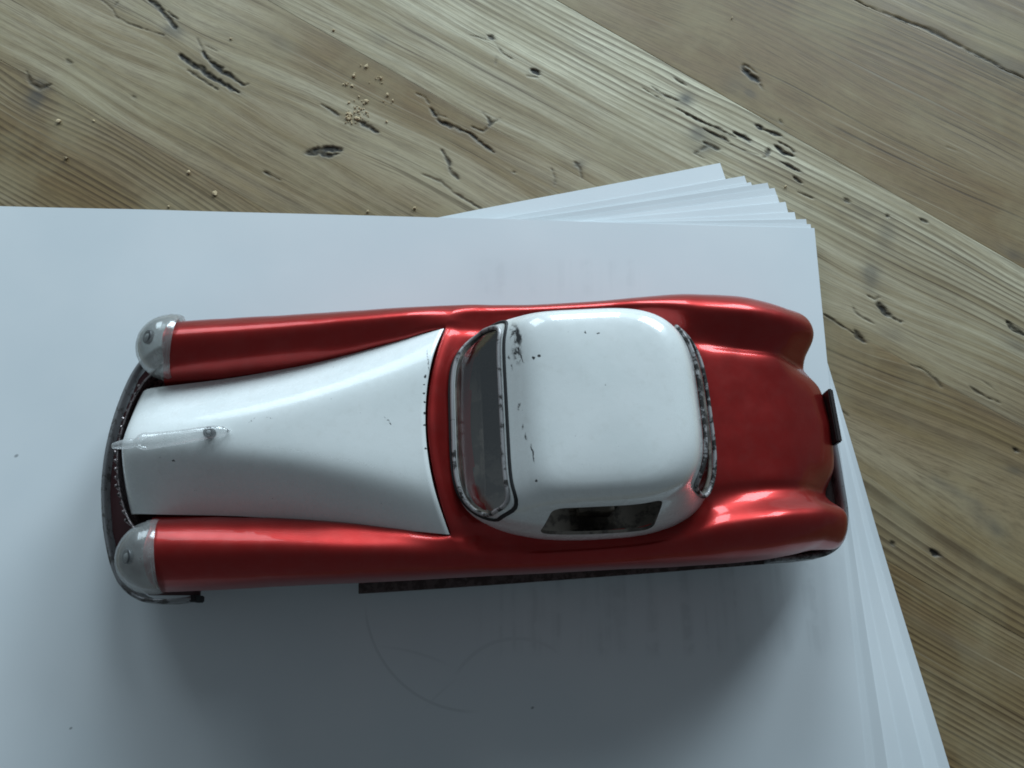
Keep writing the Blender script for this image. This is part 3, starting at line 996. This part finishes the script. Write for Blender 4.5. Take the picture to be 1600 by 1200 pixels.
cabin.data.polygons.foreach_set('use_smooth', [True] * len(cabin.data.polygons))
try:
    cabin.data.set_sharp_from_angle(angle=math.radians(40))
except Exception:
    pass
cabin['label'] = 'white cabin roof with a black scuff near the windscreen'


def frame(path2, front, name, mat, r, out):
    P = densify(path2, .08)
    pts = [(float(cab_x(w, z, front)) + (-out if front else out), w, z + out * .5) for w, z in P]
    V, F = tube(pts, r, 8, True)
    return mesh(name, V, F, mat, None)


def pane(path2, fn, parent):
    P = densify(path2, .25)
    c = P.mean(0)
    V, F = [], []
    n = len(P)
    for k in range(6):
        t = 1.04 * k / 5
        V += [fn(*(c + (p - c) * t)) for p in P]
    for k in range(5):
        for j in range(n):
            F.append((k * n + j, (k + 1) * n + j, (k + 1) * n + (j + 1) % n, k * n + (j + 1) % n))
    return mesh('pane', V, F, M['glass'], parent)


def grow(path2, d):
    P = np.array(path2)
    c = P.mean(0)
    e = P - c
    return c + e * (1 + d / np.abs(e).max(0))


ws = frame(grow(WS, .05), True, 'windscreen_frame', M['chrome'], .062, .02)
ws.parent = car
pane(WS, lambda w, z: (float(cab_x(w, z, True)) + .04, w, z), ws)
rw = frame(grow(RW, .05), False, 'rear_window_frame', M['darktrim'], .06, .06)
rw.parent = car
pane(RW, lambda w, z: (float(cab_x(w, z, False)) - .07, w, z), rw)
# dark rubber-like gap line round the windscreen frame
gp = frame(grow(WS, .17), True, 'windscreen_seal', M['dark'], .06, -.01)
gp.parent = car

# floor seen through the windows
mesh('interior_tub', [(8.9, -2.8, 2.2), (15.7, -2.8, 2.2), (15.7, 2.8, 2.2), (8.9, 2.8, 2.2), (8.9, -3.12, 4.3), (15.9, -3.05, 4.3), (15.9, 3.05, 4.3), (8.9, 3.12, 4.3)],
     [(0, 1, 2, 3), (0, 4, 5, 1), (1, 5, 6, 2), (2, 6, 7, 3), (3, 7, 4, 0)], M['inside'], car, False)
bevel_box('dashboard', (9.2, -2.5, 3.6), (9.75, 2.5, 4.55), M['inside'], car, .1)
bevel_box('seat', (12.2, -2.4, 2.25), (13.6, 2.4, 4.0), M['inside'], car, .2)

# headlights: pointed milky domes with a little cup at the tip
prof = [(-.10, .935), (.0, .96), (.15, .96), (.16, .925), (.28, .91), (.44, .86), (.58, .785), (.72, .67), (.83, .54), (.92, .39), (.97, .24), (.995, .12), (1.0, .02)]
for sgn in (1, -1):
    ax = np.array([-1, sgn * .10, .20])
    ax /= np.linalg.norm(ax)
    org = np.array([.60, sgn * 3.08, 4.10])
    V, F = lathe(prof, 40, org, ax)
    F = F[:-2] + F[-1:]
    hl = mesh('headlight', V, [f[::-1] for f in F], M['lens'], car)
    md = hl.modifiers.new('t', 'SOLIDIFY')
    md.thickness, md.offset = .07, -1
    apply_mods(hl)
    hl.data.set_sharp_from_angle(angle=math.radians(50))
    V, F = lathe([(.0, .90), (-.02, .60), (-.10, .30), (-.12, .02)], 28, org, ax)
    mesh('reflector', V, F[:-2], M['reflector'], hl)
    up = np.array([.2, 0, .98])
    tip = org + ax * .62 + up * .765
    ax2 = np.array([-.62, sgn * .05, .78])
    V, F = lathe([(-.10, .21), (.0, .21), (.025, .19), (.02, .14), (-.03, .12), (-.10, .12)], 22, tip, ax2)
    mesh('lamp_ring', V, F, M['lampring'], hl)
    V, F = lathe([(-.10, .10), (-.01, .10), (.03, .07), (.045, .01)], 16, tip, ax2)
    mesh('lamp_bulb', V, F, M['lampbulb'], hl)

# ornament on the nose
pth = [(-.46, -.12, 5.06), (-.12, -.10, 5.12), (.10, -.09, 5.18), (.30, -.08, 5.20), (.55, -.07, 5.22), (.9, -.05, 5.24), (1.5, -.02, 5.30), (2.1, .03, 5.36), (2.5, .06, 5.36), (2.85, .08, 5.32)]
cc = catmull(pth, 6)
rr = np.interp(np.linspace(0, 1, len(cc)), [0, .06, .16, .24, .28, .34, .40, .5, .75, .88, .95, 1], [.08, .12, .15, .13, .11, .19, .25, .23, .19, .18, .13, .02])
V, F = tube(cc, rr, 14)
orn = mesh('hood_ornament', V, F, M['clear'], car)
V, F = lathe([(0, .15), (.22, .15), (.24, .13), (.235, .09), (.18, .085), (.18, .01)], 20, (2.28, .05, 5.2), (0, .001, 1))
rv = mesh('rivet', V, F, M['lampring'], orn)
V, F = lathe([(0, .07), (.21, .07), (.23, .05), (.23, .01)], 14, (2.28, .05, 5.2), (0, .001, 1))
mesh('pin', V, F, M['lampbulb'], orn)

# nose grille and bumpers
def strip(path, z0, z1, th, mat, name, lean=0.0):
    P = catmull(path, 8)
    T = np.gradient(P, axis=0)
    T /= np.linalg.norm(T, axis=1)[:, None]
    N = np.stack([-T[:, 1], T[:, 0]], -1)
    sec = [(0, z0), (th * .8, z0 + .06), (th, z0 + .14), (th, z1 - .14), (th * .8, z1 - .05), (th * .3, z1), (-th * .3, z1), (-th * .5, z1 - .08), (-th * .5, z0)]
    V = [(p[0] - n[0] * d - lean * (z1 - z) * (1 if p[0] < 10 else -1), p[1] - n[1] * d, z) for p, n in zip(P, N) for d, z in sec]
    F = grid_faces(len(P), len(sec), True)
    F += [tuple(range(len(sec))), tuple((len(P) - 1) * len(sec) + k for k in reversed(range(len(sec))))]
    o = mesh(name, V, F, mat, car)
    import bmesh
    bm = bmesh.new(); bm.from_mesh(o.data)
    bmesh.ops.recalc_face_normals(bm, faces=bm.faces[:]); bm.to_mesh(o.data); bm.free()
    return o


gr_path = [(.25, -2.7), (-.35, -2.0), (-.72, -1.0), (-.85, 0), (-.72, 1.0), (-.35, 2.0), (.25, 2.7)]
gr = strip(gr_path, 1.6, 4.0, .05, M['grille'], 'grille', .26)
for k in range(17):
    w = -2.0 + k * .25
    u = float(np.interp(w, [-2.7, -2, -1, 0, 1, 2, 2.7], [.25, -.35, -.72, -.85, -.72, -.35, .25])) - .07
    V, F = tube([(u - .26 * 2.3, w, 1.7), (u - .26 * 1.2, w, 2.8), (u - .02, w, 3.95)], .05, 6)
    mesh('grille_bar', V, F, M['grille'], gr)
fb = strip([(.78, 4.08), (.1, 4.12), (-.7, 4.02), (-1.25, 3.65), (-1.6, 3.1), (-1.98, 1.9), (-2.17, .7), (-2.2, 0), (-2.17, -.7), (-1.98, -1.9), (-1.6, -3.1), (-1.25, -3.65), (-.7, -4.02), (.1, -4.12), (.78, -4.08)],
      1.15, 2.0, .09, M['bumper'], 'front_bumper')
for sgn in (1, -1):
    bevel_box('bumper_end', (.72, sgn * 4.10 - .1, 1.2), (.92, sgn * 4.10 + .1, 1.95), M['dark'], fb, .03)
RB = [(18.25, -3.88), (19.3, -3.86), (20.15, -3.76), (20.64, -3.4), (20.90, -2.7), (20.95, -1.6), (20.96, -.5), (20.95, 0)]
rb = strip([(a - .12 * (a > 20), b) for a, b in RB], 1.2, 1.98, -.13, M['bumper'], 'rear_bumper')
ri = [(a - .10 * (a > 20), b * .985) for a, b in RB] + [(20.0, 2.2), (18.3, 3.0)]
nr = len(ri)
mesh('rear_apron', [(a, b, 1.46) for a, b in ri] + [(a, b, 1.36) for a, b in ri],
     [tuple(range(nr)), tuple(range(2 * nr - 1, nr - 1, -1))] + [(i, nr + i, nr + (i + 1) % nr, (i + 1) % nr) for i in range(nr)], M['under'], car, False)
bevel_box('number_plate', (20.44, -.6, 2.5), (20.6, 1.1, 3.05), M['plate'], car, .04)
# tin pan between the nose and the bumper
xs = [(.9, 4.0), (-.6, 3.92), (-1.2, 3.55), (-1.55, 3.05), (-1.92, 1.9), (-2.12, .7), (-2.14, 0)]
ring_ = xs + [(a, -b) for a, b in xs[-2::-1]]
nr = len(ring_)
mesh('front_pan', [(a, b, 1.62) for a, b in ring_] + [(a, b, 1.5) for a, b in ring_],
     [tuple(range(nr)), tuple(range(2 * nr - 1, nr - 1, -1))] + [(i, nr + i, nr + (i + 1) % nr, (i + 1) % nr) for i in range(nr)], M['pan'], car, False)

# tin floor with its flange along both sides, wheels
ssx = np.linspace(5.6, 18.4, 40)
W = [4.16 - .24 * ((s - 5.6) / 12.8) ** 1.4 for s in ssx]
V = [(s, w, z) for s, w in zip(ssx, W) for z in (1.0, .80)] + [(s, -w, z) for s, w in zip(ssx, W) for z in (1.0, .80)]
n = len(ssx)
F = []
for i in range(n - 1):
    F += [(2 * i, 2 * i + 2, 2 * n + 2 * i + 2, 2 * n + 2 * i), (2 * i + 1, 2 * n + 2 * i + 1, 2 * n + 2 * i + 3, 2 * i + 3),
          (2 * i, 2 * i + 1, 2 * i + 3, 2 * i + 2), (2 * n + 2 * i, 2 * n + 2 * i + 2, 2 * n + 2 * i + 3, 2 * n + 2 * i + 1)]
F += [(0, 2 * n, 2 * n + 1, 1), (2 * n - 2, 2 * n - 1, 4 * n - 1, 4 * n - 2)]
mesh('chassis', V, F, M['under'], car, False)
bevel_box('front_chassis', (-.4, -2.6, 1.0), (5.6, 2.6, 1.15), M['under'], car, .03)
for x in (3.4, 16.4):
    for sgn in (1, -1):
        V, F = lathe([(-.4, .6), (-.4, 1.1), (-.3, 1.24), (-.12, 1.28), (.12, 1.28), (.3, 1.24), (.4, 1.1), (.4, .6)], 32, (x, sgn * 3.08, 1.285), (0, sgn, .0001))
        wl = mesh('wheel', V, F, M['rubber'], car)
        V, F = lathe([(.30, .62), (.40, .60), (.46, .35), (.52, .1), (.52, .02)], 24, (x, sgn * 3.08, 1.285), (0, sgn, .0001))
        mesh('hubcap', V, F, M['chrome'], wl)

# ------------------------------------------------------------------ crumbs
CRUMB = simple('bread_crumb', (.56, .43, .26), .85)


def crumb(px, py, r, seed):
    g = np.random.default_rng(seed)
    import bmesh
    bm = bmesh.new()
    bmesh.ops.create_icosphere(bm, subdivisions=1, radius=1)
    for v in bm.verts:
        v.co *= g.uniform(.5, 1.3)
    sc = (g.uniform(.6, 1.3), g.uniform(.6, 1.2), g.uniform(.35, .8))
    for v in bm.verts:
        v.co = Vector((v.co.x * sc[0], v.co.y * sc[1], v.co.z * sc[2])) * r
    me = bpy.data.meshes.new('crumb')
    bm.to_mesh(me); bm.free()
    me.materials.append(CRUMB)
    x, y = plan(px, py, ZT)
    return me, (x, y, ZT + r * .55)


for k, (px, py, r, lab) in enumerate([
        (93, 190, .10, 'pale crumb on the brown plank near the grey bruise'), (104, 248, .09, 'pale crumb on the brown plank above the top sheet edge'),
        (147, 189, .05, 'tiny crumb on the seam of the brown plank'), (296, 270, .09, 'yellow crumb on the seam between brown and grey planks'),
        (336, 303, .10, 'upright yellow crumb just above the top sheet edge'), (264, 323, .07, 'brown crumb against the top sheet edge'),
        (361, 61, .07, 'single crumb right of the dark knot by the forked crack'), (575, 331, .09, 'golden crumb beside the paper edge below the crumb heap'),
        (648, 326, .08, 'small golden crumb where the two paper edges meet'), (521, 48, .06, 'crumb lying in the brown grain line above the crumb heap'),
        (1227, 292, .08, 'white crumb beside the fanned paper corners'), (1144, 28, .06, 'pale crumb near the top on the brown smooth plank'),
        (604, 190, .05, 'tiny crumb right of the crumb heap')]):
    me, loc = crumb(px, py, r, 100 + k)
    o = link(bpy.data.objects.new('crumb', me))
    o.location = loc
    tag(o, lab, 'crumb', 'crumbs scattered on the table')

allv, allf = [], []
g = np.random.default_rng(5)
spots = [(549, 184, 9, 34), (562, 176, 12, 26), (562, 160, 13, 10), (590, 122, 12, 7), (565, 105, 16, 4), (605, 165, 14, 6), (545, 135, 10, 4)]
for (px, py, sd, cnt) in spots:
    for k in range(cnt):
        me, loc = crumb(px + g.normal(0, sd * .6), py + g.normal(0, sd * .5), min(.085, .018 + g.exponential(.026)), int(g.integers(1e6)))
        b = len(allv)
        allv += [tuple(v.co[i] + loc[i] for i in range(3)) for v in me.vertices]
        allf += [tuple(b + i for i in p.vertices) for p in me.polygons]
        bpy.data.meshes.remove(me)
cr = mesh('crumbs', allv, allf, CRUMB, None, False)
tag(cr, 'loose heap of golden bread crumbs on the grey plank', 'crumbs', None, 'stuff')
